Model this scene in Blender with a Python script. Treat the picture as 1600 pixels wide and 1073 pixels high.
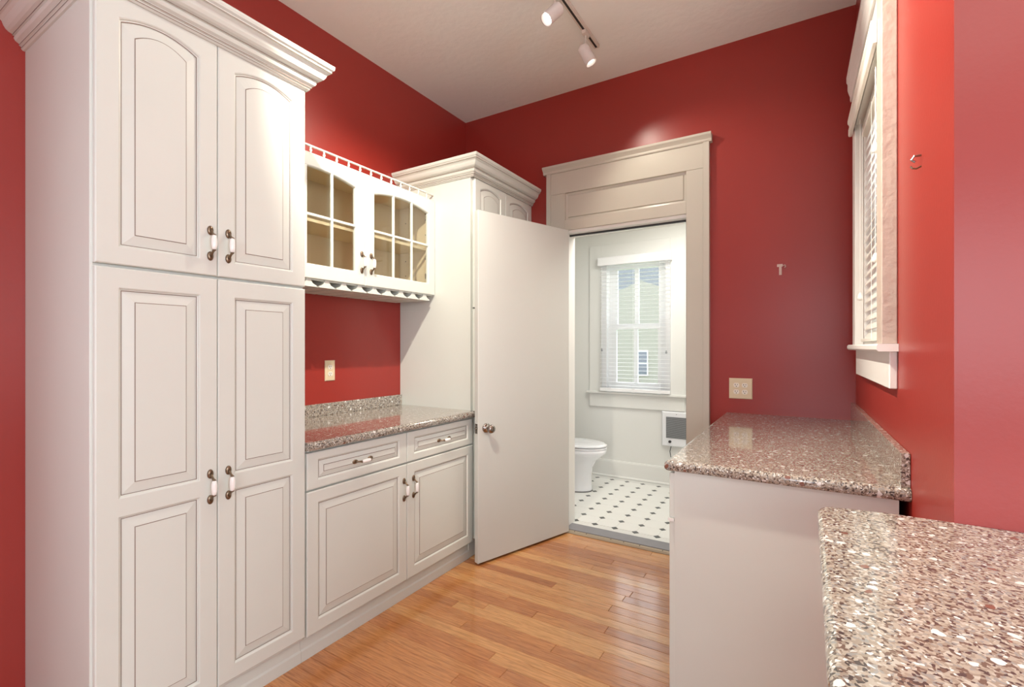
import bpy, bmesh, math, random
from mathutils import Vector, Matrix
for o in list(bpy.data.objects): bpy.data.objects.remove(o)
SC = bpy.context.scene
COL = SC.collection
random.seed(7)

# ------------------------------------------------------------------ camera
cam_d = bpy.data.cameras.new('camera'); cam = bpy.data.objects.new('camera', cam_d); COL.objects.link(cam)
YAW = 0.5507
cam.location = (0, 0, 1.3147); cam.rotation_euler = (math.pi/2, 0, YAW)
cam_d.sensor_width = 36; cam_d.lens = 751.56/1600*36
cam_d.shift_y = 5.3/1600; cam_d.clip_start = .02
SC.camera = cam
# ------------------------------------------------------------------ world, lights, exposure
SC.view_settings.view_transform = 'Standard'; SC.view_settings.look = 'None'
SC.view_settings.gamma = 1; SC.view_settings.use_curve_mapping = False
SC.view_settings.exposure = 0.03
W = bpy.data.worlds.new('sky'); SC.world = W; W.use_nodes = True
bg = W.node_tree.nodes['Background']; bg.inputs[0].default_value = (.86, .92, 1, 1); bg.inputs[1].default_value = 4.6

def area(name, loc, rot, sx, sy, power, col):
    l = bpy.data.lights.new(name, 'AREA'); l.shape = 'RECTANGLE'; l.size = sx; l.size_y = sy
    l.energy = power; l.color = col
    o = bpy.data.objects.new(name, l); COL.objects.link(o); o.location = loc; o.rotation_euler = rot
    return o
# daylight in the kitchen windows behind the camera, plus added fill lights under both ceilings
area('kitchen_window_daylight', (1.0, -2.45, 1.6), (math.pi/2, 0, 0), 2.4, 1.4, 24, (.82, .93, 1))
area('kitchen_left_daylight', (-2.38, -1.3, 1.45), (math.pi/2, 0, -math.pi/2), 1.1, 1.6, 26, (.82, .93, 1))
area('kitchen_side_daylight', (3.05, -.75, 1.65), (math.pi/2, 0, math.pi/2), 1.7, 1.5, 74, (.79, .92, 1))
area('kitchen_fill_light', (.8, -.9, 3.1), (0, 0, 0), .9, .9, 16, (1, .96, .90))  # added fill from above, stands for no known kitchen fixture
area('bathroom_fill_light', (-.75, 3.75, 2.54), (0, 0, 0), .9, .7, 25, (1, .97, .91))  # added to brighten the bathroom, no fixture seen there

# ------------------------------------------------------------------ materials
def mat(name, col, rough=.5, metal=0, spec=.5, coat=0, bump=None, var=None, trans=0):
    m = bpy.data.materials.new(name); m.use_nodes = True
    nt = m.node_tree; b = nt.nodes['Principled BSDF']
    b.inputs['Base Color'].default_value = (*col, 1); b.inputs['Roughness'].default_value = rough
    b.inputs['Metallic'].default_value = metal; b.inputs['Specular IOR Level'].default_value = spec
    b.inputs['Coat Weight'].default_value = coat; b.inputs['Coat Roughness'].default_value = .12
    b.inputs['Transmission Weight'].default_value = trans
    N = nt.nodes.new
    tc = N('ShaderNodeTexCoord')
    if var:      # (scale, amount): faint mottling of the paint itself
        n = N('ShaderNodeTexNoise'); n.inputs['Scale'].default_value = var[0]; n.inputs['Detail'].default_value = 4
        nt.links.new(tc.outputs['Object'], n.inputs['Vector'])
        mx = N('ShaderNodeMix'); mx.data_type = 'RGBA'
        mx.inputs['A'].default_value = (*[c*(1-var[1]) for c in col], 1)
        mx.inputs['B'].default_value = (*[min(1, c*(1+var[1])) for c in col], 1)
        nt.links.new(n.outputs['Fac'], mx.inputs['Factor']); nt.links.new(mx.outputs['Result'], b.inputs['Base Color'])
    if bump:
        n = N('ShaderNodeTexNoise'); n.inputs['Scale'].default_value = bump[0]; n.inputs['Detail'].default_value = 5
        nt.links.new(tc.outputs['Object'], n.inputs['Vector'])
        bp = N('ShaderNodeBump'); bp.inputs['Strength'].default_value = bump[1]; bp.inputs['Distance'].default_value = bump[2]
        nt.links.new(n.outputs['Fac'], bp.inputs['Height']); nt.links.new(bp.outputs['Normal'], b.inputs['Normal'])
    return m

M = {}
M['red'] = mat('red_wall_paint', (.31, .029, .021), .33, var=(3, .06), bump=(90, .12, .002))
M['ceil'] = mat('ceiling_plaster', (.84, .87, .84), .8, bump=(22, .32, .008))
M['cab'] = mat('cream_cabinet_paint', (.66, .68, .625), .38, var=(5, .025))
M['cabin'] = mat('tan_cabinet_liner', (.68, .56, .37), .5)
M['glaze'] = mat('brown_glaze_line', (.23, .17, .13), .6)
M['casing'] = mat('beige_trim_paint', (.56, .535, .455), .25, var=(4, .03), bump=(40, .1, .002))
M['oldcas'] = mat('brushed_old_trim_paint', (.52, .44, .375), .4, bump=(35, .6, .006))
M['white'] = mat('white_trim_paint', (.84, .83, .79), .35)
M['bathwall'] = mat('pale_bathroom_paint', (.79, .79, .755), .6)
M['door'] = mat('flat_door_paint', (.60, .61, .575), .35, var=(3, .02))
M['bronze'] = mat('antique_bronze', (.21, .15, .10), .32, metal=.9)
M['nickel'] = mat('dark_nickel', (.30, .27, .24), .18, metal=1)
M['porc'] = mat('white_porcelain', (.88, .87, .84), .12, coat=.5)
M['toilet'] = mat('white_vitreous_china', (.86, .87, .90), .08, coat=.6)
M['ivory'] = mat('ivory_plastic', (.70, .58, .39), .4)
M['ivory2'] = mat('light_socket_plastic', (.82, .76, .66), .4)
M['dark'] = mat('dark_slot', (.02, .018, .015), .6)
M['blk'] = mat('black_plastic', (.03, .03, .035), .4)
M['grille'] = mat('grey_heater_grille', (.30, .31, .32), .5)
M['heater'] = mat('white_heater_enamel', (.85, .86, .88), .4)
M['thr'] = mat('grey_threshold_vinyl', (.24, .235, .25), .4, var=(20, .1))
M['alu'] = mat('brass_threshold_strip', (.40, .33, .24), .5, metal=.3)
M['tile'] = mat('white_vinyl_tile', (.80, .80, .765), .3, var=(14, .02))
M['tiledot'] = mat('charcoal_tile_dot', (.085, .092, .09), .35)
M['grout'] = mat('tile_joint', (.72, .72, .69), .7)
M['slat'] = mat('white_blind_slat', (.80, .77, .70), .45)
M['bslat'] = mat('bright_white_blind_slat', (.93, .93, .93), .45)
M['track'] = mat('cream_track_enamel', (.70, .65, .58), .4)
M['lampw'] = mat('white_lamp_enamel', (.74, .71, .67), .4)
M['siding'] = mat('neighbour_siding_paint', (.285, .268, .228), .7)
M['roof'] = mat('slate_roof', (.105, .115, .12), .8, var=(2, .2))
M['leaf'] = mat('pale_foliage', (.22, .30, .24), .8, var=(3, .3))
M['trunk'] = mat('tree_bark', (.12, .09, .07), .9)
M['grass'] = mat('lawn_grass', (.12, .2, .07), .9, var=(6, .3))
M['pane2'] = mat('neighbour_window_glass', (.12, .13, .16), .1)
M['scar'] = mat('bare_plaster', (.62, .45, .40), .7)

def glass():
    m = bpy.data.materials.new('clear_window_glass'); m.use_nodes = True; nt = m.node_tree
    nt.nodes.remove(nt.nodes['Principled BSDF'])
    t = nt.nodes.new('ShaderNodeBsdfTransparent'); t.inputs[0].default_value = (.95, .96, .95, 1)
    g = nt.nodes.new('ShaderNodeBsdfGlossy'); g.inputs['Roughness'].default_value = .02
    mx = nt.nodes.new('ShaderNodeMixShader'); mx.inputs[0].default_value = .06
    nt.links.new(t.outputs[0], mx.inputs[1]); nt.links.new(g.outputs[0], mx.inputs[2])
    nt.links.new(mx.outputs[0], nt.nodes['Material Output'].inputs[0]); return m
M['glass'] = glass()

def emit(name, col, s):
    m = bpy.data.materials.new(name); m.use_nodes = True; b = m.node_tree.nodes['Principled BSDF']
    b.inputs['Base Color'].default_value = (*col, 1)
    b.inputs['Emission Color'].default_value = (*col, 1); b.inputs['Emission Strength'].default_value = s; return m
M['bulb'] = emit('lit_lamp_lens', (1, .97, .9), 14)

def granite():
    m = bpy.data.materials.new('speckled_brown_stone'); m.use_nodes = True; nt = m.node_tree; N = nt.nodes.new; L = nt.links.new
    b = nt.nodes['Principled BSDF']; tc = N('ShaderNodeTexCoord')
    ns = N('ShaderNodeTexNoise'); ns.inputs['Scale'].default_value = 60; ns.inputs['Detail'].default_value = 2
    L(tc.outputs['Object'], ns.inputs['Vector'])
    ad = N('ShaderNodeMix'); ad.data_type = 'VECTOR'; ad.inputs['Factor'].default_value = .012
    L(tc.outputs['Object'], ad.inputs['A']); L(ns.outputs['Color'], ad.inputs['B'])
    def layer(scale, stops):
        v = N('ShaderNodeTexVoronoi'); v.inputs['Scale'].default_value = scale
        L(ad.outputs['Result'], v.inputs['Vector'])
        s = N('ShaderNodeSeparateColor'); L(v.outputs['Color'], s.inputs[0])
        r = N('ShaderNodeValToRGB'); r.color_ramp.interpolation = 'CONSTANT'
        el = r.color_ramp.elements
        el[0].position = 0; el[0].color = (*stops[0][1], 1); el[1].position = stops[1][0]; el[1].color = (*stops[1][1], 1)
        for p, c in stops[2:]:
            e = el.new(p); e.color = (*c, 1)
        L(s.outputs[0], r.inputs[0]); return v, s, r
    beige, tan, brown, dk, wh, gr = (.395, .352, .29), (.30, .255, .205), (.15, .108, .085), (.07, .060, .056), (.74, .74, .71), (.28, .275, .26)
    v1, s1, fine = layer(240, [(0, beige), (.26, tan), (.48, brown), (.62, gr), (.74, dk), (.85, (.48, .45, .39)), (.96, wh)])
    v2, s2, big = layer(52, [(0, wh), (.62, (.20, .085, .06)), (.80, wh)])
    # a chip shows only in a few cells, and only near the cell's middle
    gt = N('ShaderNodeMath'); gt.operation = 'GREATER_THAN'; gt.inputs[1].default_value = .86; L(s2.outputs[1], gt.inputs[0])
    lt = N('ShaderNodeMath'); lt.operation = 'LESS_THAN'; lt.inputs[1].default_value = .34; L(v2.outputs['Distance'], lt.inputs[0])
    mu = N('ShaderNodeMath'); mu.operation = 'MULTIPLY'; L(gt.outputs[0], mu.inputs[0]); L(lt.outputs[0], mu.inputs[1])
    mx = N('ShaderNodeMix'); mx.data_type = 'RGBA'
    L(mu.outputs[0], mx.inputs['Factor']); L(fine.outputs[0], mx.inputs['A']); L(big.outputs[0], mx.inputs['B'])
    L(mx.outputs['Result'], b.inputs['Base Color'])
    b.inputs['Roughness'].default_value = .10; b.inputs['Specular IOR Level'].default_value = .6; b.inputs['Coat Weight'].default_value = .5; b.inputs['Coat Roughness'].default_value = .04
    return m
M['stone'] = granite()

def wood():
    m = bpy.data.materials.new('orange_pine_plank'); m.use_nodes = True; nt = m.node_tree; N = nt.nodes.new; L = nt.links.new
    b = nt.nodes['Principled BSDF']; tc = N('ShaderNodeTexCoord'); oi = N('ShaderNodeObjectInfo')
    of = N('ShaderNodeVectorMath'); of.operation = 'SCALE'; of.inputs[0].default_value = (37, 19, 11)
    L(oi.outputs['Random'], of.inputs['Scale'])
    ad = N('ShaderNodeVectorMath'); L(tc.outputs['Object'], ad.inputs[0]); L(of.outputs[0], ad.inputs[1])
    mp = N('ShaderNodeMapping'); mp.inputs['Scale'].default_value = (2.2, 34, 30); L(ad.outputs[0], mp.inputs['Vector'])
    n = N('ShaderNodeTexNoise'); n.inputs['Scale'].default_value = 4.6; n.inputs['Detail'].default_value = 6; n.inputs['Distortion'].default_value = .8
    L(mp.outputs[0], n.inputs['Vector'])
    r1 = N('ShaderNodeValToRGB'); e = r1.color_ramp.elements
    e[0].position = .0; e[0].color = (.42, .155, .050, 1); e[1].position = 1; e[1].color = (.68, .37, .145, 1)
    x = e.new(.35); x.color = (.52, .21, .072, 1); x = e.new(.7); x.color = (.60, .28, .10, 1); x = e.new(.10); x.color = (.50, .215, .08, 1)
    L(oi.outputs['Random'], r1.inputs[0])
    r2 = N('ShaderNodeValToRGB'); e = r2.color_ramp.elements
    e[0].position = .30; e[0].color = (.55, .48, .42, 1); e[1].position = .62; e[1].color = (1.06, 1.04, 1, 1)
    L(n.outputs['Fac'], r2.inputs[0])
    mx = N('ShaderNodeMix'); mx.data_type = 'RGBA'; mx.blend_type = 'MULTIPLY'; mx.inputs['Factor'].default_value = .8
    L(r1.outputs[0], mx.inputs['A']); L(r2.outputs[0], mx.inputs['B']); L(mx.outputs['Result'], b.inputs['Base Color'])
    b.inputs['Roughness'].default_value = .18; b.inputs['Coat Weight'].default_value = .6; b.inputs['Coat Roughness'].default_value = .1
    bp = N('ShaderNodeBump'); bp.inputs['Strength'].default_value = .08; bp.inputs['Distance'].default_value = .002
    L(n.outputs['Fac'], bp.inputs['Height']); L(bp.outputs[0], b.inputs['Normal'])
    return m
M['wood'] = wood()
M['subfloor'] = mat('dark_gap_subfloor', (.10, .05, .025), .8)

# ------------------------------------------------------------------ mesh helpers
ORG = {}
def tag(o, label=None, cat=None, group=None, kind=None):
    if label: o['label'] = label
    if cat: o['category'] = cat
    if group: o['group'] = group
    if kind: o['kind'] = kind
    return o
def thing(name, loc, label, cat, group=None):
    o = bpy.data.objects.new(name, None); COL.objects.link(o); o.location = loc; o.empty_display_size = .05
    ORG[o.name] = Vector(loc); return tag(o, label, cat, group)
def mk(name, V, F, m, parent=None, smooth=False, bevel=0, pivot=None, fix=True):
    me = bpy.data.meshes.new(name)
    org = ORG.get(parent.name, Vector()) if parent else Vector(pivot or (0, 0, 0))
    me.from_pydata([Vector(v)-org for v in V], [], F)
    bm = bmesh.new(); bm.from_mesh(me)
    if fix: bmesh.ops.recalc_face_normals(bm, faces=bm.faces)
    bm.to_mesh(me); bm.free()
    if smooth:
        for p in me.polygons: p.use_smooth = True
    me.materials.append(m)
    o = bpy.data.objects.new(name, me); COL.objects.link(o)
    if parent: o.parent = parent
    else: o.location = org
    ORG[o.name] = org
    if bevel:
        b = o.modifiers.new('bevel', 'BEVEL'); b.width = bevel; b.segments = 2; b.limit_method = 'ANGLE'
    return o
class G:
    """collects boxes, tubes, lathes into one mesh"""
    def __init__(s): s.V = []; s.F = []
    def add(s, V, F):
        n = len(s.V); s.V += [tuple(v) for v in V]; s.F += [tuple(i+n for i in f) for f in F]; return s
    def box(s, x0, x1, y0, y1, z0, z1):
        V = [(x, y, z) for x in (x0, x1) for y in (y0, y1) for z in (z0, z1)]
        return s.add(V, [(0, 1, 3, 2), (4, 6, 7, 5), (0, 4, 5, 1), (2, 3, 7, 6), (0, 2, 6, 4), (1, 5, 7, 3)])
    def loops(s, Ls, cap0=True, cap1=True, closed=True):
        n = len(Ls[0]); V = [p for l in Ls for p in l]; F = []
        for i in range(len(Ls)-1):
            for j in range(n if closed else n-1):
                k = (j+1) % n
                F.append((i*n+j, i*n+k, (i+1)*n+k, (i+1)*n+j))
        if cap0: F.append(tuple(range(n))[::-1])
        if cap1: F.append(tuple((len(Ls)-1)*n+j for j in range(n)))
        return s.add(V, F)
    def tube(s, P, R, seg=10):
        P = [Vector(p) for p in P]
        if not hasattr(R, '__len__'): R = [R]*len(P)
        Ls = []; up = None
        for i, p in enumerate(P):
            d = (P[min(i+1, len(P)-1)]-P[max(i-1, 0)]).normalized()
            if up is None: up = Vector((0, 0, 1)) if abs(d.z) < .9 else Vector((1, 0, 0))
            a = d.cross(up).normalized(); c = a.cross(d).normalized(); up = c
            Ls.append([p+(a*math.cos(t)+c*math.sin(t))*R[i] for t in [2*math.pi*j/seg for j in range(seg)]])
        return s.loops(Ls)
    def lathe(s, c, axis, prof, seg=16, sx=1, sy=1, ref=None):
        """prof = [(radius, offset along axis)]; sx, sy squash the section"""
        c = Vector(c); d = Vector(axis).normalized()
        u = Vector(ref) if ref else (Vector((0, 0, 1)) if abs(d.z) < .9 else Vector((1, 0, 0)))
        a = d.cross(u).normalized(); b = a.cross(d).normalized()
        return s.loops([[c+d*h+(a*math.cos(t)*sx+b*math.sin(t)*sy)*r for t in [2*math.pi*j/seg for j in range(seg)]] for r, h in prof])
    def build(s, name, m, parent=None, **k): return mk(name, s.V, s.F, m, parent, **k)
def box(name, x0, x1, y0, y1, z0, z1, m, parent=None, bevel=0, **k):
    return G().box(x0, x1, y0, y1, z0, z1).build(name, m, parent, bevel=bevel, **k)
def struct(o, label=None):
    o['kind'] = 'structure'
    if label: o['label'] = label
    return o
def hole_wall(name, axis, c0, c1, a0, a1, z0, z1, holes, m):
    """wall slab between c0 and c1 on one axis, spanning a0..a1 on the other, with rectangular holes (a0,a1,z0,z1)"""
    g = G()
    cuts = sorted({a0, a1, *[h[0] for h in holes], *[h[1] for h in holes]})
    for p, q in zip(cuts, cuts[1:]):
        hs = sorted([(h[2], h[3]) for h in holes if h[0] <= p and h[1] >= q])
        z = z0; segs = []
        for h0, h1 in hs:
            if h0 > z: segs.append((z, h0))
            z = h1
        if z < z1: segs.append((z, z1))
        for s0, s1 in segs:
            if axis == 'y': g.box(p, q, c0, c1, s0, s1)
            else: g.box(c0, c1, p, q, s0, s1)
    return g.build(name, m)

# ------------------------------------------------------------------ the room
XW, XF, YB, ZC, ZF = -2.42, -1.79, 3.205, 3.1745, -.02
struct(hole_wall('wall_left', 'x', XW-.12, XW, -2.6, YB+.13, ZF-.1, ZC, [(-1.85, -.75, .65, 2.25)], M['red']), 'red painted wall behind the cream cabinets')
struct(hole_wall('wall_back', 'y', YB, YB+.13, XW, .50, ZF-.1, ZC, [(-1.50, -.655, ZF-.1, 2.16)], M['red']), 'red painted wall with the open doorway')
# right wall runs very slightly out of square
SL = .01775
def RW(y, off, z):
    """point on the right wall: y along it, off = distance into the room"""
    return (.224+SL*(YB-y)-off, y, z)
def rbox(g, y0, y1, o0, o1, z0, z1):
    V = [RW(y, o, z) for o in (o0, o1) for y in (y0, y1) for z in (z0, z1)]
    return g.add(V, [(0, 1, 3, 2), (4, 6, 7, 5), (0, 4, 5, 1), (2, 3, 7, 6), (0, 2, 6, 4), (1, 5, 7, 3)])
YE = 1.324                                                   # end of the right wall / kitchen return wall
WY0, WY1, WZ0, WZ1 = 2.06, 2.84, 1.325, 2.38                 # right window opening
g = G()
rbox(g, YE, WY0, -.13, 0, ZF-.1, ZC); rbox(g, WY1, YB+.05, -.13, 0, ZF-.1, ZC)
rbox(g, WY0, WY1, -.13, 0, ZF-.1, WZ0); rbox(g, WY0, WY1, -.13, 0, WZ1, ZC)
struct(g.build('wall_right', M['red']), 'glossy red wall holding the blinded window')
XE = RW(YE, 0, 0)[0]
struct(box('wall_kitchen', XE, 3.2, YE-.004, YE+.13, ZF-.1, ZC, M['red']), 'red wall turning away behind the near counter')
struct(hole_wall('wall_kitchen_side', 'x', 3.2, 3.32, -2.6, YE+.13, ZF-.1, ZC, [(-1.6, .1, .9, 2.4)], M['red']))
struct(hole_wall('wall_kitchen_rear', 'y', -2.72, -2.6, XW-.12, 3.32, ZF-.1, ZC, [(-.2, 2.2, .9, 2.3)], M['red']))
g = G(); g.box(XW-.12, .6, YE, YB+.13, ZC, ZC+.1).box(XW-.12, 3.32, -2.72, YE, ZC, ZC+.1)
struct(g.build('ceiling', M['ceil']), 'off white textured plaster ceiling')

# floor: subfloor slab, every plank its own piece
fl = struct(box('floor', XW-.1, 3.3, -2.7, 3.30, ZF-.06, ZF-.008, M['subfloor']), 'orange pine strip floor')
PW = .0635
plank_mesh = {}
def plank(L):
    if L not in plank_mesh:
        b = .0016
        o = G().loops([[(0, 0, -.010), (L, 0, -.010), (L, PW-.0009, -.010), (0, PW-.0009, -.010)],
                       [(0, 0, -b), (L, 0, -b), (L, PW-.0009, -b), (0, PW-.0009, -b)],
                       [(b, b, 0), (L-b, b, 0), (L-b, PW-.0009-b, 0), (b, PW-.0009-b, 0)]]).build('plank', M['wood'], fl)
        plank_mesh[L] = o.data; bpy.data.objects.remove(o)
    return plank_mesh[L]
y = 3.152; nplank = 0
while y > .62:
    y -= PW
    x = -1.86 - random.choice([0, .17, .35, .5])
    while x < .20:
        L = random.choice([.55, .8, 1.0, 1.2, 1.4, 1.7])
        o = bpy.data.objects.new('plank', plank(L)); COL.objects.link(o); o.parent = fl
        o.location = (x, y, ZF+random.uniform(-.0003, .0003)); x += L+.0006; nplank += 1
g = G(); g.box(-2.4, 3.2, -2.6, .60, ZF-.008, ZF)
o = g.build('plank_field', M['wood'], fl); o['kind'] = 'stuff'

# doorway trim ------------------------------------------------------------
tr = struct(box('trim_1', -1.64, -1.50, 3.177, YB, ZF, 2.43, M['casing'], bevel=.003), 'wide beige door casing with panelled head and cap')
def tpart(name, *a, bevel=.002): return box(name, *a, M['casing'], tr, bevel=bevel)
tpart('side_board', -.655, -.525, 3.177, YB, ZF, 2.43)
tpart('back_band', -1.648, -1.612, 3.168, YB, ZF, 2.585); tpart('back_band', -.553, -.517, 3.168, YB, ZF, 2.585)
tpart('head_fascia', -1.612, -.553, 3.174, YB, 2.43, 2.585)
tpart('lower_rail', -1.50, -.655, 3.177, YB, 2.16, 2.235)
g = G(); x0, x1, z0, z1 = -1.50, -.655, 2.235, 2.43
def rect(x0, x1, z0, z1, y): return [(x0, y, z0), (x1, y, z0), (x1, y, z1), (x0, y, z1)]
g.loops([rect(x0, x1, z0, z1, YB), rect(x0, x1, z0, z1, 3.192), rect(x0+.018, x1-.018, z0+.018, z1-.018, 3.197), rect(x0+.022, x1-.022, z0+.022, z1-.022, 3.190), rect(x0+.03, x1-.03, z0+.03, z1-.03, 3.190)])
g.build('head_panel', M['casing'], tr)
# cap moulding, extruded along x
prof = [(.0, 2.585), (.036, 2.585), (.040, 2.592), (.040, 2.602), (.046, 2.610), (.058, 2.624), (.060, 2.637), (0, 2.637)]
G().loops([[(x, YB-p, z) for p, z in prof] for x in (-1.672, -.503)]).build('head_cap', M['casing'], tr)
# jambs and stop
jb = struct(box('trim_2', -.658, -.635, YB-.01, YB+.14, ZF, 2.16, M['white']), 'door jamb and stop')
box('head_jamb', -1.50, -.655, YB-.01, YB+.14, 2.14, 2.16, M['white'], jb); box('jamb', -1.52, -1.497, YB-.01, YB+.14, ZF, 2.16, M['white'], jb)
box('door_stop', -.671, -.658, YB+.045, YB+.075, ZF, 2.14, M['blk'], jb); box('door_stop', -1.50, -.655, YB+.045, YB+.06, 2.128, 2.14, M['blk'], jb)
th = struct(G().loops([[(x, 3.1535, ZF-.008), (x, 3.1535, ZF+.002), (x, 3.162, -.008), (x, 3.178, -.004), (x, 3.178, ZF-.008)] for x in (-1.50, -.60)]).build('trim_3', M['alu']), 'brass edged grey threshold in the doorway')
box('threshold_pad', -1.50, -.655, 3.178, 3.30, ZF-.008, .001, M['thr'], th, bevel=.002)
for x in (-1.42, -1.33, -1.15, -1.06, -.95, -.80):
    G().lathe((x, 3.170, -.0065), (0, -.2, 1), [(.004, -.002), (.004, .001), (.002, .002)], 8).build('screw', M['dark'], th)

# open door ----------------------------------------------------------------
HP = Vector((-1.455, 3.150, 0)); FP = Vector((-1.706, 2.384, 0)); DU = (FP-HP).normalized(); DN = Vector((-DU.y, DU.x, 0))
if DN.x < 0: DN = -DN
DWID = (FP-HP).length
def dp(u, n, z): return HP+DU*u+DN*n+Vector((0, 0, z))
def dbox(g, u0, u1, n0, n1, z0, z1):
    V = [dp(u, n, z) for u in (u0, u1) for n in (n0, n1) for z in (z0, z1)]
    return g.add(V, [(0, 1, 3, 2), (4, 6, 7, 5), (0, 4, 5, 1), (2, 3, 7, 6), (0, 2, 6, 4), (1, 5, 7, 3)])
dr = struct(dbox(G(), 0, DWID, -.036, 0, -.006, 2.150).build('door_1', M['door'], bevel=.003, pivot=(HP.x, HP.y, 0)), 'plain flush off white door standing open')
kz = .815
kc = dp(DWID-.062, 0, kz)
g = G().lathe(kc, DN, [(.0, 0), (.030, 0), (.030, .004), (.024, .009), (.012, .012), (.010, .026), (.014, .032), (.023, .040), (.027, .052), (.023, .062), (.012, .067), (0, .068)], 20)
g.build('knob', M['nickel'], dr, smooth=True)
G().lathe(dp(DWID-.062, -.036, kz), -DN, [(0, 0), (.030, 0), (.030, .004), (.012, .010), (.011, .020), (.022, .028), (.024, .038), (.016, .046), (0, .048)], 20).build('knob', M['nickel'], dr, smooth=True)
dbox(G(), DWID-.0005, DWID+.0012, -.030, -.006, kz-.03, kz+.03).build('latch_plate', M['nickel'], dr)
G().lathe(dp(DWID+.001, -.018, kz), DU, [(.008, 0), (.007, .008), (.003, .010)], 10).build('latch_bolt', M['nickel'], dr)
for z in (.25, 1.15, 1.92):
    G().tube([dp(-.006, -.04, z-.045), dp(-.006, -.04, z+.045)], .007, 8).build('hinge', M['nickel'], dr)

# ------------------------------------------------------------------ cabinet joinery
def archloop(u0, u1, v0, v1, rise, ins, f, n, K=14):
    """rectangle with an arched top, inset by ins; f maps (u,v,n) to the world"""
    a, b, c = u0+ins, u1-ins, v0+ins
    P = [(a, c), (b, c)]
    for i in range(K+1):
        t = i/K; u = b+(a-b)*t
        s = 4*t*(1-t)
        P.append((u, v1-ins-rise+rise*s))
    return [f(u, v, n) for u, v in P]
def leaf(name, u0, u1, v0, v1, openings, f, parent, T=.020, rise=0, panel=True):
    """framed door or drawer front with raised panels; openings = [(u0,u1,v0,v1,rise)] bottom to top"""
    g = G(); e = .004
    R = lambda i, n: [f(u0+i, v0+i, n), f(u1-i, v0+i, n), f(u1-i, v1-i, n), f(u0+i, v1-i, n)]
    g.loops([R(0, 0), R(0, T-e), R(e*.4, T-e*.35), R(e, T)], cap0=panel, cap1=False)
    # front face with openings: stiles left and right of the opening column, rails between
    a, b = openings[0][0], openings[0][1]
    if not panel:                                   # open back: same stiles and rails behind
        c, d = openings[0][2], openings[0][3]
        for P in ([(u0, v0), (a+.006, v0), (a+.006, v1), (u0, v1)], [(b-.006, v0), (u1, v0), (u1, v1), (b-.006, v1)], [(a+.006, v0), (b-.006, v0), (b-.006, c+.006), (a+.006, c+.006)],
                  [(a+.006, v1), (b-.006, v1)]+[(b-.006+(a-b+.012)*i/14, d-.006-openings[0][4]*(1-4*(i/14)*(1-i/14))) for i in range(15)]):
            g.add([f(u, v, 0) for u, v in P], [tuple(range(len(P)))])
    q = lambda P: g.add([f(u, v, T) for u, v in P], [tuple(range(len(P)))])
    q([(u0+e, v0+e), (a, v0+e), (a, v1-e), (u0+e, v1-e)]); q([(b, v0+e), (u1-e, v0+e), (u1-e, v1-e), (b, v1-e)])
    lo = v0+e; K = 14
    arc_prev = [(a, lo), (b, lo)]
    for (oa, ob, c, d, rs) in openings:
        q(arc_prev+[(b, c), (a, c)])
        arc_prev = [(a+(b-a)*i/K, d-rs+rs*4*(i/K)*(1-i/K)) for i in range(K+1)]
    q(arc_prev+[(b, v1-e), (a, v1-e)])
    subs = []
    for (oa, ob, c, d, rs) in openings:
        if panel:
            g.loops([archloop(oa, ob, c, d, rs, i, f, n) for i, n in ((0, T), (.003, T-.002), (.005, T-.006), (.010, T-.008))], cap0=False, cap1=False)
            subs.append((oa, ob, c, d, rs))
        else:
            g.loops([archloop(oa, ob, c, d, rs, i, f, n) for i, n in ((0, T), (.004, T-.003), (.006, T-.008), (.006, 0))], cap0=False, cap1=False)
    o = g.build(name, M['cab'], parent)
    for (oa, ob, c, d, rs) in subs:
        wd = min(.030, (d-c)*.20)
        p = G().loops([archloop(oa, ob, c, d, rs, i, f, n) for i, n in ((.009, .004), (.009, T-.009), (.012, T-.0085), (.012+wd, T-.003), (.0135+wd, T-.0045), (.0145+wd, T-.0015))])
        p.build('raised_panel', M['cab'], o)
        G().loops([archloop(oa, ob, c, d, rs, i, f, n) for i, n in ((.0121+wd, T-.0029), (.0143+wd, T-.0018))], cap0=False, cap1=False).build('glaze_line', M['glaze'], o)
        G().loops([archloop(oa, ob, c, d, rs, i, f, n) for i, n in ((.0080, T-.0068), (.0100, T-.0076))], cap0=False, cap1=False).build('glaze_line', M['glaze'], o)
    return o
def handle(c, ax, nrm, parent, L=.118):
    """bronze bow handle with a porcelain grip"""
    c = Vector(c); a = Vector(ax).normalized(); n = Vector(nrm).normalized(); side = a.cross(n)
    g = G()
    for s in (-1, 1):
        e = c+a*s*(L/2-.014)
        # leaf shaped back plate
        g.loops([[e+a*math.cos(t)*.0165*k+side*math.sin(t)*.0105*k+n*h for t in [2*math.pi*j/14 for j in range(14)]] for k, h in ((1, .0002), (1, .003), (.8, .0055), (.35, .007))])
        g.tube([e+n*.004, e+n*.012-a*s*.006, e+n*.020-a*s*.014, c+a*s*.026+n*.027, c+a*s*.0245+n*.028], [.0055, .0042, .0038, .0055, .0072], 8)
    g.tube([c+a*.0255+n*.028, c-a*.0255+n*.028], .004, 6)
    g.build('handle', M['bronze'], parent, smooth=True)
    p = c+n*.028
    G().lathe(p, a, [(.0055, -.025), (.0075, -.022), (.0092, -.012), (.0097, 0), (.0092, .012), (.0075, .022), (.0055, .025)], 14).build('handle_grip', M['porc'], parent, smooth=True)
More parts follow.
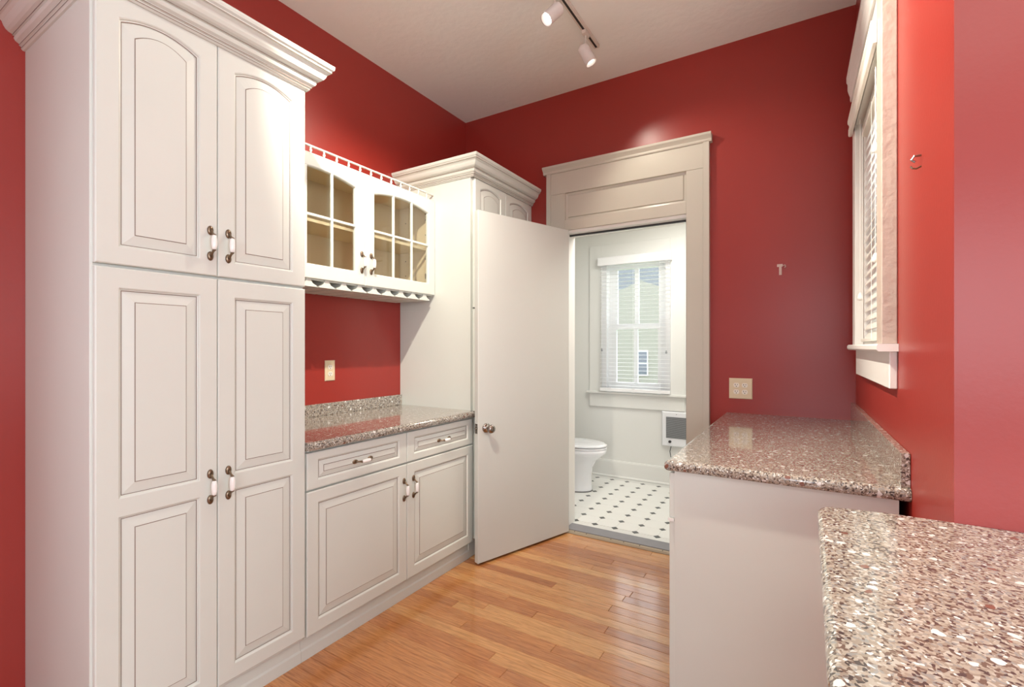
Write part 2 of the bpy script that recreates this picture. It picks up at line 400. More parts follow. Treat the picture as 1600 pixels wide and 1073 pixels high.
CROWN = [(0, 2.385), (.006, 2.385), (.011, 2.390), (.011, 2.397), (.016, 2.399), (.016, 2.405), (.026, 2.411), (.030, 2.419), (.028, 2.426), (.033, 2.427), (.033, 2.431), (.042, 2.434), (.050, 2.440), (.056, 2.450), (.060, 2.462), (.068, 2.470), (.073, 2.471), (.073, 2.478), (.080, 2.484), (.082, 2.492), (.082, 2.500), (0, 2.500)]
def crown(path, parent, dz=0):
    """moulding along a wall-hugging path (list of 2-d points, outside on the right hand of travel)"""
    Ls = []
    for i, p in enumerate(path):
        p = Vector(p)
        ns = []
        if i > 0: d = (p-Vector(path[i-1])).normalized(); ns.append(Vector((d.y, -d.x)))
        if i < len(path)-1: d = (Vector(path[i+1])-p).normalized(); ns.append(Vector((d.y, -d.x)))
        mvec = ns[0] if len(ns) == 1 else (ns[0]+ns[1])/(1+ns[0].dot(ns[1]))
        Ls.append([(p.x+mvec.x*o, p.y+mvec.y*o, z+dz) for o, z in CROWN])
    o = G().loops(Ls).build('crown_molding', M['cab'], parent)
    # dark glaze settled in the quirks of the moulding
    gl = G()
    for k in (2, 4, 9, 16):
        for A, B in zip(Ls, Ls[1:]):
            a, b = Vector(A[k]), Vector(B[k]); d = (b-a).normalized(); nn = Vector((d.y, -d.x, 0))
            gl.add([a+nn*.0008, b+nn*.0008, b+nn*.0008+Vector((0, 0, .0026)), a+nn*.0008+Vector((0, 0, .0026))], [(0, 1, 2, 3)])
    gl.build('glaze_line', M['glaze'], o, fix=False)
FX = lambda xf: (lambda u, v, n: (xf-.020+n, u, v))          # faces +x; n = 0 at the carcass front

# tall pantry cabinet
TY0, TY1 = .563, 1.265
pc = thing('pantry_cabinet', (-2.10, .914, ZF), 'tall cream pantry cabinet with four raised panel doors against red wall', 'cabinet')
box('body', XW+.001, XF-.021, TY0, TY1, .08, 2.40, M['cab'], pc, bevel=.002)
box('side_edge', XF-.045, XF-.0215, TY0-.004, TY0+.02, .08, 2.392, M['cab'], pc, bevel=.003)
TOE = lambda y: [(XW+.02, y, ZF), (-1.822, y, ZF), (-1.822, y, ZF+.045), (-1.828, y, ZF+.052), (-1.834, y, .085), (XW+.02, y, .085)]
G().loops([TOE(TY0), TOE(TY1)]).build('toe_board', M['cab'], pc)
mid = .912
for (u0, u1, hy) in ((TY0+.002, mid-.001, .886), (mid+.001, TY1-.002, .948)):
    iu0, iu1 = u0+.057, u1-.057
    d = leaf('door', u0, u1, 1.566, 2.394, [(iu0, iu1, 1.620, 2.349, .028)], FX(XF), pc)
    handle((XF, hy, 1.679), (0, 0, 1), (1, 0, 0), d)
    d = leaf('door', u0, u1, .100, 1.556, [(iu0, iu1, .153, .795, 0), (iu0, iu1, .850, 1.496, 0)], FX(XF), pc)
    handle((XF, hy, .823), (0, 0, 1), (1, 0, 0), d)
crown([(XW+.001, TY0), (XF, TY0), (XF, TY1), (XW+.001, TY1)][::1], pc)

# corner tall cabinet
CY0, CY1 = 2.449, 3.203
cc = thing('corner_cabinet', (-2.10, 2.826, ZF), 'tall cream cabinet with crown molding in the corner behind the open door', 'cabinet')
box('body', XW+.001, XF-.021, CY0, CY1, .08, 2.40, M['cab'], cc, bevel=.002)
box('toe_board', XW+.02, -1.825, CY0, CY1, ZF, .085, M['cab'], cc)
for (u0, u1, hy) in ((CY0+.022, 2.828, 2.80), (2.831, CY1-.002, 2.86)):
    d = leaf('door', u0, u1, 1.566, 2.385, [(u0+.055, u1-.055, 1.62, 2.354, .028)], FX(XF), cc)
    handle((XF, hy, 1.679), (0, 0, 1), (1, 0, 0), d)
    d = leaf('door', u0, u1, .100, 1.556, [(u0+.055, u1-.055, .153, .795, 0), (u0+.055, u1-.055, .850, 1.496, 0)], FX(XF), cc)
    handle((XF, hy, .823), (0, 0, 1), (1, 0, 0), d)
crown([(XW+.001, CY0), (XF, CY0), (XF, CY1)], cc)

# base cabinet and its worktop
bc = thing('base_cabinet', (-2.10, 1.857, ZF), 'low cream base cabinet with two drawers over two doors beneath stone worktop', 'cabinet')
box('body', XW+.001, XF-.021, TY1+.001, CY0-.001, .085, .874, M['cab'], bc)
g = G().loops([[(XW+.02, y, ZF), (-1.822, y, ZF), (-1.822, y, ZF+.045), (-1.828, y, ZF+.052), (-1.834, y, .085), (XW+.02, y, .085)] for y in (TY1+.001, CY0-.001)])
g.build('toe_board', M['cab'], bc)
for i, (u0, u1, hy, dy) in enumerate(((TY1+.006, 1.861, 1.840, 1.569), (1.865, CY0-.002, 1.910, 2.166))):
    d = leaf('drawer_front', u0, u1, .709, .866, [(u0+.052, u1-.052, .744, .834, 0)], FX(XF), bc)
    handle((XF-.003, dy, .781), (0, 1, 0), (1, 0, 0), d)
    d = leaf('door', u0, u1, .093, .701, [(u0+.053, u1-.053, .145, .650, 0)], FX(XF), bc)
    handle((XF, hy, .571), (0, 0, 1), (1, 0, 0), d)
def slab(name, poly, z0, z1, parent=None, r=.016, edges=None, **k):
    """worktop with rounded edges: poly counter-clockwise, edges flags which sides are rounded"""
    n = len(poly); P = [Vector(p) for p in poly]
    def inset(d):
        out = []
        for i in range(n):
            a, b, c = P[i-1], P[i], P[(i+1) % n]
            d1 = (b-a).normalized(); d2 = (c-b).normalized()
            n1 = Vector((-d1.y, d1.x)); n2 = Vector((-d2.y, d2.x))
            e1, e2 = (d if edges[i-1] else 0), (d if edges[i] else 0)
            # intersect the two offset lines
            p1 = b+n1*e1; p2 = b+n2*e2
            den = d1.x*d2.y-d1.y*d2.x
            if abs(den) < 1e-6: out.append(p1); continue
            t = ((p2-p1).x*d2.y-(p2-p1).y*d2.x)/den
            out.append(p1+d1*t)
        return out
    Ls = []
    for k2 in range(0, 7):
        a = math.pi/2*k2/6
        Ls.append([(p.x, p.y, z0+r-r*math.sin(math.pi/2-a) if 0 else z0+r*(1-math.cos(math.pi/2*(k2)/6)) ) for p in inset(r*(1-math.sin(math.pi/2*k2/6)))])
    for k2 in range(0, 7):
        a = math.pi/2*k2/6
        Ls.append([(p.x, p.y, z1-r+r*math.sin(a)) for p in inset(r*(1-math.cos(a)))])
    return G().loops(Ls).build(name, M['stone'], parent, **k)
wt = slab('worktop', [(XW+.001, TY1+.001), (-1.762, TY1+.001), (-1.762, CY0-.001), (XW+.001, CY0-.001)], .876, .914, edges=[0, 1, 0, 0], pivot=(-2.1, 1.857, .876))
tag(wt, 'speckled stone worktop with backsplash on the cabinet below the glass doors', 'worktop')
box('backsplash', XW+.001, XW+.020, TY1+.001, CY0-.001, .914, .985, M['stone'], wt, bevel=.002)

# glass fronted wall cabinet
XG = -2.10
gc = thing('glass_cabinet', (-2.25, 1.857, 1.663), 'cream wall cabinet with arched glass doors and spindle gallery rail', 'cabinet')
y0, y1, z0, z1 = TY1+.001, CY0-.001, 1.663, 2.280
g = G().box(XW+.001, XG-.021, y0, y1, z0, z0+.018).box(XW+.001, XG-.021, y0, y1, z1-.018, z1).box(XW+.001, XW+.008, y0, y1, z0+.018, z1-.018)
g.box(XW+.008, XG-.021, y0, y0+.016, z0+.018, z1-.018).box(XW+.008, XG-.021, y1-.016, y1, z0+.018, z1-.018)
g.build('body', M['cabin'], gc)
box('shelf', XW+.009, XG-.06, y0+.017, y1-.017, 1.955, 1.971, M['cabin'], gc)
for (p, q) in ((y0+.016, y0+.040), (y1-.040, y1-.016), (1.84, 1.874)): box('face_stile', XG-.040, XG-.0205, p, q, z0+.018, z1-.018, M['cab'], gc)
box('bottom_rail', XG-.035, XG-.0205, y0, y1, z0-.012, z0, M['cab'], gc)
for i, (u0, u1, hy) in enumerate(((y0+.002, 1.856, 1.832), (1.859, y1-.002, 1.899))):
    a, b, c, d_, rs = u0+.062, u1-.060, 1.724, 2.219, .030
    d = leaf('door', u0, u1, 1.656, 2.277, [(a, b, c, d_, rs)], FX(XG), gc, panel=False)
    top = lambda u: d_-rs+rs*4*((u-a)/(b-a))*(1-(u-a)/(b-a))
    for k in (1, 2):
        u = a+(b-a)*k/3
        box('muntin', XG-.014, XG-.001, u-.007, u+.007, c-.004, top(u)+.004, M['cab'], d, bevel=.003)
    box('muntin', XG-.0135, XG-.0015, a-.004, b+.004, 1.968, 1.982, M['cab'], d, bevel=.003)
    G().loops([archloop(a, b, c, d_, rs, -.004, FX(XG), n) for n in (.002, .005)]).build('pane', M['glass'], d)
    handle((XG, hy, 1.782), (0, 0, 1), (1, 0, 0), d)
for z in (1.80, 1.90, 2.06, 2.16):
    for x in (XG-.07, XW+.07):
        G().lathe((x, y1-.0162, z), (0, -1, 0), [(.004, 0), (.003, .0015)], 8).build('pin_hole', M['dark'], gc)
for z in (1.765, 2.19):
    box('hinge', XG-.060, XG-.030, y1-.032, y1-.0165, z, z+.03, M['nickel'], gc)
box('gallery_rail', XG-.024, XG-.012, y0, y1, 2.3155, 2.325, M['cab'], gc, bevel=.003)
box('gallery_base', XG-.026, XG-.010, y0, y1, 2.2802, 2.284, M['cab'], gc)
yy = 1.524-.0781*3
while yy < y1-.03:
    if yy > y0+.01:
        G().lathe((XG-.018, yy, 2.284), (0, 0, 1), [(.0050, 0), (.0050, .003), (.0035, .006), (.0072, .011), (.0072, .016), (.0040, .022), (.0055, .027), (.0045, .0316)], 8).build('spindle', M['cab'], gc, smooth=True)
    yy += .0781
rk = [(-.046, 0), (-.046, .007), (-.036, .010), (-.022, .018), (-.014, .032), (-.012, .045), (.012, .045), (.014, .032), (.022, .018), (.036, .010), (.046, .007), (.046, 0)]
for k in range(11):
    yc = 1.509-.1062*2+.1062*k
    if yc+.046 > y1 or yc-.046 < y0: continue
    G().loops([[(x, yc+a, 1.617+b) for a, b in rk] for x in (XW+.004, XG-.012)]).build('stemware_rail', M['cab'], gc)

# right hand counter ---------------------------------------------------------
rc = thing('counter_cabinet', (-.1, 2.48, ZF), 'cream side cabinet with plain end panel under brown stone worktop by the doorway', 'cabinet')
box('body', -.402, .222, 1.762, YB-.002, .08, .874, M['cab'], rc)
box('end_panel', -.402, .224, 1.756, 1.762, ZF, .874, M['cab'], rc)
box('toe_board', -.34, .2, 1.762, YB-.002, ZF, .08, M['cab'], rc)
FN = lambda u, v, n: (-.403-n, u, v)
for (u0, u1) in ((1.760, 2.475), (2.478, YB-.01)):
    d = leaf('door', u0, u1, .09, .700, [(u0+.055, u1-.055, .145, .648, 0)], FN, rc, T=.018)
    handle((-.421, u1-.03 if u0 < 2 else u0+.03, .571), (0, 0, 1), (-1, 0, 0), d)
    d = leaf('drawer_front', u0, u1, .708, .866, [(u0+.055, u1-.055, .744, .832, 0)], FN, rc, T=.018)
    handle((-.418, (u0+u1)/2, .781), (0, 1, 0), (-1, 0, 0), d)
G().box(-.424, -.403, 1.752, 1.759, .696, .706).build('bumper', M['porc'], rc)
wr = slab('worktop', [(-.432, 1.733), (RW(1.733, .001, 0)[0], 1.733), (RW(YB-.001, .001, 0)[0], YB-.001), (-.432, YB-.001)], .876, .914, edges=[1, 0, 0, 1], pivot=(-.1, 2.48, .876))
tag(wr, 'glossy brown speckled stone worktop with side splash under the blinded window', 'worktop')
g = G(); rbox(g, 1.750, YB-.001, .001, .023, .914, 1.012)
g.build('backsplash', M['stone'], wr, bevel=.0015)

# near counter -----------------------------------------------------------------
ZN = .953
nc = thing('near_cabinet', (.85, .85, ZF), 'cream cabinet beneath the near speckled stone counter', 'cabinet')
box('body', .06, 1.70, .50, YE-.006, .08, ZN-.040, M['cab'], nc); box('toe_board', .11, 1.68, .55, YE-.006, ZF, .08, M['cab'], nc)
R_ = .035
corner = [(.019+R_-R_*math.sin(a), YE-.005-R_+R_*math.cos(a)) for a in [math.pi/2*k/5 for k in range(6)]]
poly = [(.019, .44), (1.72, .44), (1.72, YE-.005)]+corner
nw = slab('worktop', poly, ZN-.038, ZN, edges=[1, 0, 0]+[1]*6, pivot=(.85, .85, ZN-.038), smooth=False)
tag(nw, 'pale speckled stone counter with rounded corner against the pink red wall', 'worktop')

# outlets ------------------------------------------------------------------------
def outlet(name, c, f, w, h, sockets, label):
    o = thing(name, c, label, 'outlet')
    c0 = Vector(c)
    R = lambda i, n: [f(-w/2+i, -h/2+i, n), f(w/2-i, -h/2+i, n), f(w/2-i, h/2-i, n), f(-w/2+i, h/2-i, n)]
    G().loops([R(0, .0005), R(0, .003), R(.004, .0065)]).build('plate', M['ivory'], o)
    for (u, v) in sockets:
        s = G().loops([[f(u+.0165*k*math.cos(t), v+max(-.0135, min(.0135, .0165*math.sin(t)))*k, n) for t in [2*math.pi*j/20 for j in range(20)]] for k, n in ((1, .0064), (1, .0078), (.94, .0086))]).build('socket', M['ivory2'], o)
        g = G()
        for (a, b, p, q) in ((-.0075, -.0045, -.001, .008), (.0045, .0070, 0, .0075), (-.0025, .0025, -.0095, -.0050)):
            g.loops([[f(u+a, v+p, n), f(u+b, v+p, n), f(u+b, v+q, n), f(u+a, v+q, n)] for n in (.0080, .0089)])
        g.build('slot', M['dark'], s)
    return o
c = (XW, 1.869, 1.1745)
outlet('wall_outlet', c, lambda u, v, n: (XW+n, 1.869+u, 1.1745+v), .070, .121, [(0, .020), (0, -.020)], 'single ivory outlet plate on red wall above stone backsplash')
c = (-.344, YB, 1.063)
outlet('double_outlet', c, lambda u, v, n: (-.344+u, YB-n, 1.063+v), .128, .124, [(-.023, .020), (.023, .020), (-.023, -.020), (.023, -.020)], 'wide tan outlet plate with four sockets beside the doorway')

# bracket remnant on the back wall, hook on the right wall
br = thing('wall_bracket', (-.133, YB, 1.765), 'small bare bracket remnant on red wall above four socket outlet', 'bracket')
box('plate', -.141, -.127, YB-.004, YB-.0002, 1.733, 1.792, M['scar'], br, bevel=.001)
box('cross_bar', -.151, -.122, YB-.007, YB-.0042, 1.780, 1.796, M['scar'], br, bevel=.002)
G().tube([(-.122, YB-.005, 1.786), (-.110, YB-.008, 1.789), (-.107, YB-.010, 1.780), (-.112, YB-.008, 1.774)], .0028, 6).build('hook', M['scar'], br)
hk = thing('wall_hook', RW(1.62, 0, 1.80), 'small dark bent hook screwed into glossy red wall', 'hook')
G().tube([RW(1.62, -.0005, 1.812), RW(1.62, .014, 1.812), RW(1.622, .020, 1.804), RW(1.622, .012, 1.797)], .0028, 6).build('shank', M['nickel'], hk)
G().tube([RW(1.62, -.0005, 1.784), RW(1.62, .010, 1.779), RW(1.62, .018, 1.781), RW(1.62, .022, 1.787)], .0022, 6).build('prong', M['bronze'], hk)

# track light ----------------------------------------------------------------------
TX = -1.105
tl = thing('track_light', (TX, 1.5, ZC), 'cream ceiling track with swivelling cylinder spot heads', 'light')
G().box(TX-.017, TX+.017, .30, 2.80, ZC-.020, ZC-.0005).build('rail', M['track'], tl)
G().box(TX-.006, TX+.006, .31, 2.79, ZC-.0215, ZC-.0195).build('rail_slot', M['dark'], tl)
def spot(y, target, lit, energy, cone=112):
    j = Vector((TX, y, ZC-.020))
    ad = box('head_adapter', TX-.014, TX+.014, y-.030, y+.030, ZC-.042, ZC-.0205, M['track'], tl, bevel=.003)
    piv = j+Vector((0, 0, -.12)); d = (Vector(target)-piv).normalized()
    G().tube([j+Vector((0, 0, -.02)), j+Vector((0, 0, -.08)), piv], .005, 8).build('stem', M['track'], ad)
    h = G().lathe(piv, d, [(0, -.045), (.020, -.043), (.031, -.034), (.034, -.020), (.034, .062), (.036, .066), (.036, .072), (.031, .072), (.029, .050), (0, .050)], 24).build('lamp_head', M['lampw'], tl, smooth=False)
    for p in h.data.polygons: p.use_smooth = len(p.vertices) == 4
    G().lathe(piv+d*.0505, d, [(0, 0), (.028, 0), (.026, .004), (0, .006)], 20).build('lens', M['bulb'] if lit else M['lampw'], h)
    l = bpy.data.lights.new('track_spot', 'SPOT'); l.energy = energy; l.spot_size = math.radians(cone); l.spot_blend = .7; l.shadow_soft_size = .022; l.color = (1, .92, .78)
    lo = bpy.data.objects.new('track_spot', l); COL.objects.link(lo); lo.parent = h; lo.location = piv+d*.068-ORG[h.name]
    lo.rotation_euler = d.to_track_quat('-Z', 'Y').to_euler()
spot(2.62, (.1, 3.3, .6), True, 22)
spot(2.22, (-2.1, .8, 1.2), True, 62)
spot(1.45, (.27, 1.5, 1.9), True, 320, 84)
spot(.90, (-2.42, 2.55, 1.3), True, 190, 64)

# right window --------------------------------------------------------------------
def rb(name, y0, y1, o0, o1, z0, z1, m, parent=None, bevel=.003, **k):
    return rbox(G(), y0, y1, o0, o1, z0, z1).build(name, m, parent, bevel=bevel, **k)
w2 = struct(rb('window_2', 1.953, WY0, .0005, .042, WZ0, 2.56, M['oldcas'], pivot=RW(2.45, 0, WZ0)), 'cream cased window on the glossy red wall')
rb('side_casing', WY1, 2.945, .0005, .036, WZ0, 2.56, M['white'], w2)
rb('head_casing', WY0, WY1, .0005, .034, WZ1, 2.56, M['white'], w2)
prof = [(.0005, 2.55), (.043, 2.55), (.045, 2.56), (.045, 2.575), (.050, 2.59), (.055, 2.61), (.055, 2.64), (.060, 2.65), (.060, 2.675), (.0005, 2.675)]
G().loops([[RW(y, o, z) for o, z in prof] for y in (1.935, 2.965)]).build('head_cornice', M['white'], w2)
prof = [(-.10, 1.300), (.052, 1.300), (.057, 1.306), (.057, 1.319), (.052, 1.325), (-.10, 1.325)]
s = G().loops([[RW(y, o, z) for o, z in [(max(.0005, a), b) for a, b in prof]] for y in (1.935, 2.965)]).build('sill', M['white'], w2)
rb('apron', 1.953, 2.945, .0005, .022, 1.180, 1.300, M['white'], w2)
for (a, b) in ((WY0, WY0+.02), (WY1-.02, WY1)): rb('jamb', a, b, -.12, 0, WZ0, WZ1, M['white'], w2, bevel=0)
rb('head_jamb', WY0, WY1, -.12, 0, WZ1-.02, WZ1, M['white'], w2, bevel=0); rb('stool', WY0, WY1, -.12, 0, WZ0, WZ0+.012, M['white'], w2, bevel=0)
for (z0, z1) in ((WZ0+.012, 1.86), (1.86, WZ1-.02)):
    g = G(); a, b = WY0+.02, WY1-.02
    rbox(g, a, a+.045, -.11, -.08, z0, z1); rbox(g, b-.045, b, -.11, -.08, z0, z1); rbox(g, a+.045, b-.045, -.11, -.08, z0, z0+.05); rbox(g, a+.045, b-.045, -.11, -.08, z1-.045, z1)
    g.build('sash', M['white'], w2); rb('pane', a+.045, b-.045, -.097, -.093, z0+.05, z1-.045, M['glass'], w2, bevel=0)
b2 = thing('window_blind', RW(2.45, .01, WZ0+.013), 'cream slatted blind with valance and cord tassels on the right wall window', 'blind')
prof = [(.043, 2.352), (.054, 2.352), (.057, 2.358), (.057, 2.385), (.052, 2.395), (.055, 2.408), (.060, 2.416), (.060, 2.430), (.043, 2.430)]
G().loops([[RW(y, o, z) for o, z in prof] for y in (2.045, 2.90)]).build('valance', M['slat'], b2)
rb('head_rail', WY0+.022, WY1-.022, -.045, .010, 2.312, 2.358, M['slat'], b2, bevel=0)
zz = 1.372; sm = None
while zz < 2.31:
    a = math.radians(62); hw = .024
    P = []
    for t in (-1, -.5, 0, .5, 1):
        P.append((-.012+hw*t*math.cos(a), zz+hw*t*math.sin(a)*-1+.002*(1-t*t)))
    lo = [(o, z) for o, z in P]; hi = [(o+.0012, z+.0022) for o, z in P][::-1]
    G().loops([[RW(y, o, z) for o, z in lo+hi] for y in (WY0+.024, WY1-.026)]).build('slat', M['slat'], b2)
    zz += .0415
rb('bottom_rail', WY0+.024, WY1-.026, -.035, .014, 1.3385, 1.354, M['slat'], b2)
for y in (2.16, 2.45, 2.74):
    g = G()
    for o in (-.036, .014): g.tube([RW(y, o, 1.34), RW(y, o, 2.32)], .0011, 5)
    g.build('ladder_cord', M['white'], b2)
for (y, z) in ((2.20, 2.06), (2.215, 1.66), (2.70, 1.56)):
    G().tube([RW(y, .028, 2.35), RW(y, .028, z)], .0013, 5).build('pull_cord', M['white'], b2)
    G().lathe(RW(y, .028, z-.035), (0, 0, 1), [(.003, 0), (.011, .004), (.012, .014), (.007, .030), (.003, .036)], 10).build('tassel', M['white'], b2, smooth=True)

# ------------------------------------------------------------------ bathroom
BY = 4.70; BZ = 2.56; BX0, BX1 = -2.75, .35; YI = YB+.13
bf = struct(box('floor_bathroom', BX0, BX1, YB+.095, BY+.1, -.08, -.0022, M['grout']), 'white octagon tile floor with charcoal dots')
PT = .1525; a = .0255; gap = .0007
h = PT/2-gap
oct_ = [(h, -h+a), (h, h-a), (h-a, h), (-h+a, h), (-h, h-a), (-h, -h+a), (-h+a, -h), (h-a, -h)]
def flatmesh(name, P, m, top):
    o = G().loops([[(x, y, -.0022) for x, y in P], [(x, y, top-.0005) for x, y in P], [(x*.99, y*.99, top) for x, y in P]]).build(name, m, bf)
    d = o.data; bpy.data.objects.remove(o); return d
to, td = flatmesh('tile', oct_, M['tile'], 0), flatmesh('tile_dot', [(a-gap, 0), (0, a-gap), (-a+gap, 0), (0, -a+gap)], M['tiledot'], .0003)
for i in range(-5, 6):
    for j in range(0, 9):
        for dat, x, y in ((td, -1.0405+PT*i, 3.368+.1522*j), (to, -1.0405+PT*(i+.5), 3.368+.1522*(j+.5))):
            if y > BY-.02 or y+.07 > BY-.004 and dat is to: continue
            o = bpy.data.objects.new(dat.name, dat); COL.objects.link(o); o.parent = bf; o.location = (x, y, 0)
WX0, WX1, VZ0, VZ1 = -1.80, -1.11, .862, 2.18
struct(hole_wall('wall_bathroom_back', 'y', BY, BY+.14, BX0, BX1, -.1, BZ, [(WX0, WX1, VZ0, VZ1)], M['bathwall']), 'pale bathroom wall with the bright window')
struct(box('wall_bathroom_left', BX0-.1, BX0, YI-.03, BY+.14, -.1, BZ, M['bathwall'])); struct(box('wall_bathroom_right', BX1, BX1+.1, YI-.03, BY+.14, -.1, BZ, M['bathwall']))
g = G().box(BX0, -1.52, YI+.0005, YI+.01, 0, BZ).box(-.635, BX1, YI+.0005, YI+.01, 0, BZ).box(-1.52, -.635, YI+.0005, YI+.01, 2.16, BZ)
struct(g.build('wall_bathroom_front', M['bathwall']))
struct(box('ceiling_bathroom', BX0-.1, BX1+.1, YI, BY+.14, BZ, BZ+.08, M['white']))
prof = [(0, 2.47), (.012, 2.47), (.018, 2.49), (.045, 2.53), (.055, 2.535), (.055, 2.559), (0, 2.559)]
struct(G().loops([[(x, BY-.0005-p, z) for p, z in prof] for x in (BX0, BX1)]).build('trim_4', M['white']), 'white crown molding in the bathroom')
prof = [(0, 0), (.030, 0), (.028, .012), (.020, .020), (.017, .150), (.012, .165), (0, .168)]
struct(G().loops([[(x, BY-.0005-p, z+.0005) for p, z in prof] for x in (BX0, BX1)]).build('baseboard_bathroom', M['bathwall']), 'tall painted bathroom baseboard')
# bathroom window
w1 = struct(box('window_1', WX0-.13, WX0, BY-.016, BY-.0005, VZ0, 2.355, M['bathwall'], bevel=.002, pivot=(-1.455, BY, VZ0)), 'bright white bathroom sash window')
box('side_casing', WX1, WX1+.13, BY-.016, BY-.0005, VZ0, 2.355, M['bathwall'], w1, bevel=.002); box('head_casing', WX0, WX1, BY-.016, BY-.0005, VZ1, 2.355, M['bathwall'], w1, bevel=.002)
box('stool', WX0-.16, WX1+.16, BY-.045, BY-.0005, VZ0-.022, VZ0, M['bathwall'], w1, bevel=.004); box('apron', WX0-.13, WX1+.13, BY-.018, BY-.0005, .705, VZ0-.022, M['bathwall'], w1, bevel=.003)
for x0, x1 in ((WX0, WX0+.05), (WX1-.05, WX1)): box('jamb', x0, x1, BY, BY+.13, VZ0, VZ1, M['bslat'], w1)
box('head_jamb', WX0+.05, WX1-.05, BY, BY+.13, VZ1-.03, VZ1, M['bslat'], w1); box('sill', WX0+.05, WX1-.05, BY, BY+.13, VZ0, VZ0+.03, M['bslat'], w1)
for (z0, z1, yy) in ((.892, 1.53, BY+.055), (1.49, 2.15, BY+.088)):
    a, b = WX0+.05, WX1-.05
    g = G().box(a, a+.085, yy, yy+.03, z0, z1).box(b-.085, b, yy, yy+.03, z0, z1).box(a+.085, b-.085, yy, yy+.03, z0, z0+.06).box(a+.085, b-.085, yy, yy+.03, z1-.04, z1)
    s = g.build('sash', M['bslat'], w1)
    box('muntin', -1.485, -1.445, yy+.002, yy+.028, z0+.06, z1-.04, M['bslat'], s)
    box('pane', a+.085, b-.085, yy+.012, yy+.016, z0+.06, z1-.04, M['glass'], s)
b1 = thing('window_blind', (-1.455, BY-.03, VZ0), 'bright white open slatted blind hanging in the bathroom window', 'blind')
G().loops([[(x, y, z) for y, z in ((BY-.060, 2.135), (BY-.066, 2.14), (BY-.066, 2.215), (BY-.060, 2.222), (BY-.018, 2.222), (BY-.018, 2.135))] for x in (-1.822, -1.092)]).build('valance', M['bslat'], b1)
zz = .925; sl = None
while zz < 2.13:
    if sl is None:
        a = math.radians(0); hw = .016
        up = [(-.040+hw*t*math.cos(a), hw*t*math.sin(a)+.0012*(1-t*t)) for t in (-1, -.5, 0, .5, 1)]
        o = G().loops([[(x, BY+p, VZ0+q) for p, q in up+[(p, q+.0012) for p, q in up[::-1]]] for x in (-1.80, -1.108)]).build('slat', M['bslat'], b1); sl = o
    else:
        o = bpy.data.objects.new('slat', sl.data); COL.objects.link(o); o.parent = b1
    o.location = (0, 0, zz-VZ0); zz += .0385
G().box(-1.80, -1.108, BY-.062, BY-.020, .868, .900).build('bottom_rail', M['bslat'], b1, bevel=.003)
for x in (-1.70, -1.455, -1.20):
    G().box(x-.018, x+.018, BY-.064, BY-.0625, .866, .904).build('rail_clip', M['bslat'], b1)
    g = G()
    for y in (BY-.064, BY-.017): g.tube([(x, y, .90), (x, y, 2.14)], .0011, 5)
    g.build('ladder_cord', M['bslat'], b1)
for (x, z) in ((-1.775, 1.30), (-1.135, 1.28)):
    G().tube([(x, BY-.068, 2.14), (x, BY-.068, z)], .0012, 5).build('pull_cord', M['bslat'], b1)
    G().lathe((x, BY-.068, z-.03), (0, 0, 1), [(.003, 0), (.009, .004), (.009, .014), (.003, .032)], 8).build('tassel', M['grille'], b1)
# heater
he = thing('wall_heater', (-1.05, BY, .372), 'white electric wall heater with grey grille low on bathroom wall', 'heater')
HX0, HX1, HZ0, HZ1 = -1.188, -.915, .372, .700
R = lambda i, y: [(HX0+i, y, HZ0+i), (HX1-i, y, HZ0+i), (HX1-i, y, HZ1-i), (HX0+i, y, HZ1-i)]
G().loops([R(0, BY-.0005), R(0, BY-.020), R(.008, BY-.030)]).build('body', M['heater'], he)
box('grille_back', HX0+.042, HX1-.042, BY-.031, BY-.0302, HZ0+.078, HZ1-.050, M['blk'], he)
for k in range(24):
    z = HZ0+.080+k*.00845
    box('grille_slat', HX0+.042, HX1-.042, BY-.0345, BY-.0312, z, z+.0052, M['grille'], he)
G().lathe((HX0+.078, BY-.030, HZ0+.045), (0, -1, 0), [(.013, 0), (.013, .010), (.010, .014)], 16).build('knob', M['blk'], he)
G().lathe((-1.05, BY-.030, HZ1-.022), (0, -1, 0), [(.003, 0), (.003, .002)], 8).build('indicator', M['dark'], he)
G().tube([(HX0+.085, BY-.012, HZ0+.002), (HX0+.075, BY-.02, HZ0-.05), (HX0+.085, BY-.02, HZ0-.11), (HX0+.13, BY-.02, HZ0-.16), (HX0+.20, BY-.02, HZ0-.18)], .0035, 6).build('cord', M['blk'], he)
# toilet: faces +x, tank hidden behind the door
TYc = 4.12; TT = -1.50
tt = thing('toilet', (-1.85, TYc, 0), 'white toilet with closed lid beside the bathroom wall', 'toilet')
def ell(cx, rx, ry, z, n=28, back=None):
    P = []
    for j in range(n):
        t = 2*math.pi*j/n; x = cx+rx*math.cos(t); y = TYc+ry*math.sin(t)
        if back is not None: x = max(x, back)
        P.append((x, y, z))
    return P
Ls = [ell(-1.86, .185, .122, .0006), ell(-1.86, .185, .122, .02), ell(-1.86, .180, .117, .05), ell(-1.86, .178, .114, .14), ell(-1.86, .190, .120, .22), ell(-1.85, .225, .140, .29), ell(-1.83, .265, .172, .335), ell(-1.82, .275, .182, .36), ell(-1.82, .277, .184, .392)]
G().loops(Ls).build('bowl', M['toilet'], tt, smooth=True)
G().loops([ell(-1.82, .270, .178, .392), ell(-1.82, .280, .187, .396), ell(-1.82, .280, .187, .408), ell(-1.82, .272, .180, .411)]).build('seat', M['toilet'], tt)
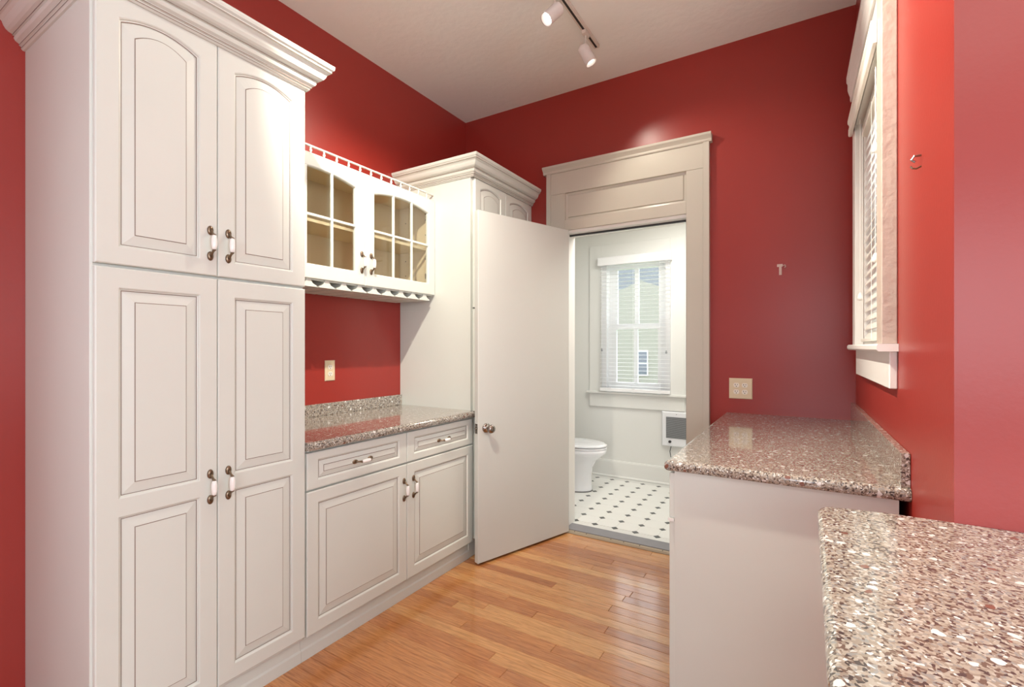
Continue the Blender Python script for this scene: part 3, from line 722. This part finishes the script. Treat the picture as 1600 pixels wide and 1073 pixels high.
G().loops([ell(-1.82, .272, .180, .4145), ell(-1.82, .282, .189, .418), ell(-1.82, .282, .189, .428), ell(-1.82, .262, .172, .438), ell(-1.82, .15, .10, .442)]).build('lid', M['toilet'], tt, smooth=False)
G().box(-2.30, -1.90, TYc-.10, TYc+.10, .0006, .36).build('pedestal_back', M['toilet'], tt, bevel=.03)
box('tank', -2.32, -2.10, TYc-.22, TYc+.22, .36, .74, M['toilet'], tt, bevel=.02); box('tank_lid', -2.33, -2.09, TYc-.23, TYc+.23, .74, .775, M['toilet'], tt, bevel=.01)
g = G()
Pb = [ell(-1.86, .1862, .1232, .0004), ell(-1.86, .1866, .1236, .006)]
g.loops(Pb, cap0=False, cap1=False).build('caulk_line', M['blk'], tt)

# ------------------------------------------------------------------ outdoors, seen through the bathroom window
tag(struct(box('ground', -40, 30, 4.9, 60, -.75, -.6, M['grass'])), 'lawn outside')
nh = thing('neighbour_house', (-6.2, 22, -.6), 'pale sided neighbour house outside the bathroom window', 'house')
nb = G().box(-16, 4, 22.05, 30, -.6, 3.8)
nb.build('wall', M['siding'], nh)
z = -.6
while z < 3.75:
    G().add([(x, y, zz) for x in (-16, 4) for (y, zz) in ((22.05, z+.2), (22.0, z), (22.05, z))], [(0, 1, 4, 3), (1, 2, 5, 4), (0, 3, 5, 2)]).build('siding_board', M['siding'], nh, fix=False)
    z += .2
G().loops([[(x, y, z) for x, z in ((-8.2, -.6), (-4.4, -.6), (-4.4, 3.55), (-6.28, 4.25), (-8.2, 3.55))] for y in (21.2, 22.04)]).build('gable', M['siding'], nh)
G().loops([[(-17, y, z), (5, y, z)] + [(5, y+.2, z), (-17, y+.2, z)] for y, z in ((21.6, 3.75), (30, 8.5))]).build('roof', M['roof'], nh)
wn = box('window', -6.50, -5.98, 21.15, 21.2, .04, 1.16, M['white'], nh)
box('pane', -6.46, -6.02, 21.13, 21.152, .62, 1.10, M['pane2'], wn); box('pane', -6.46, -6.02, 21.13, 21.152, .10, .56, M['pane2'], wn)

print('planks', nplank)
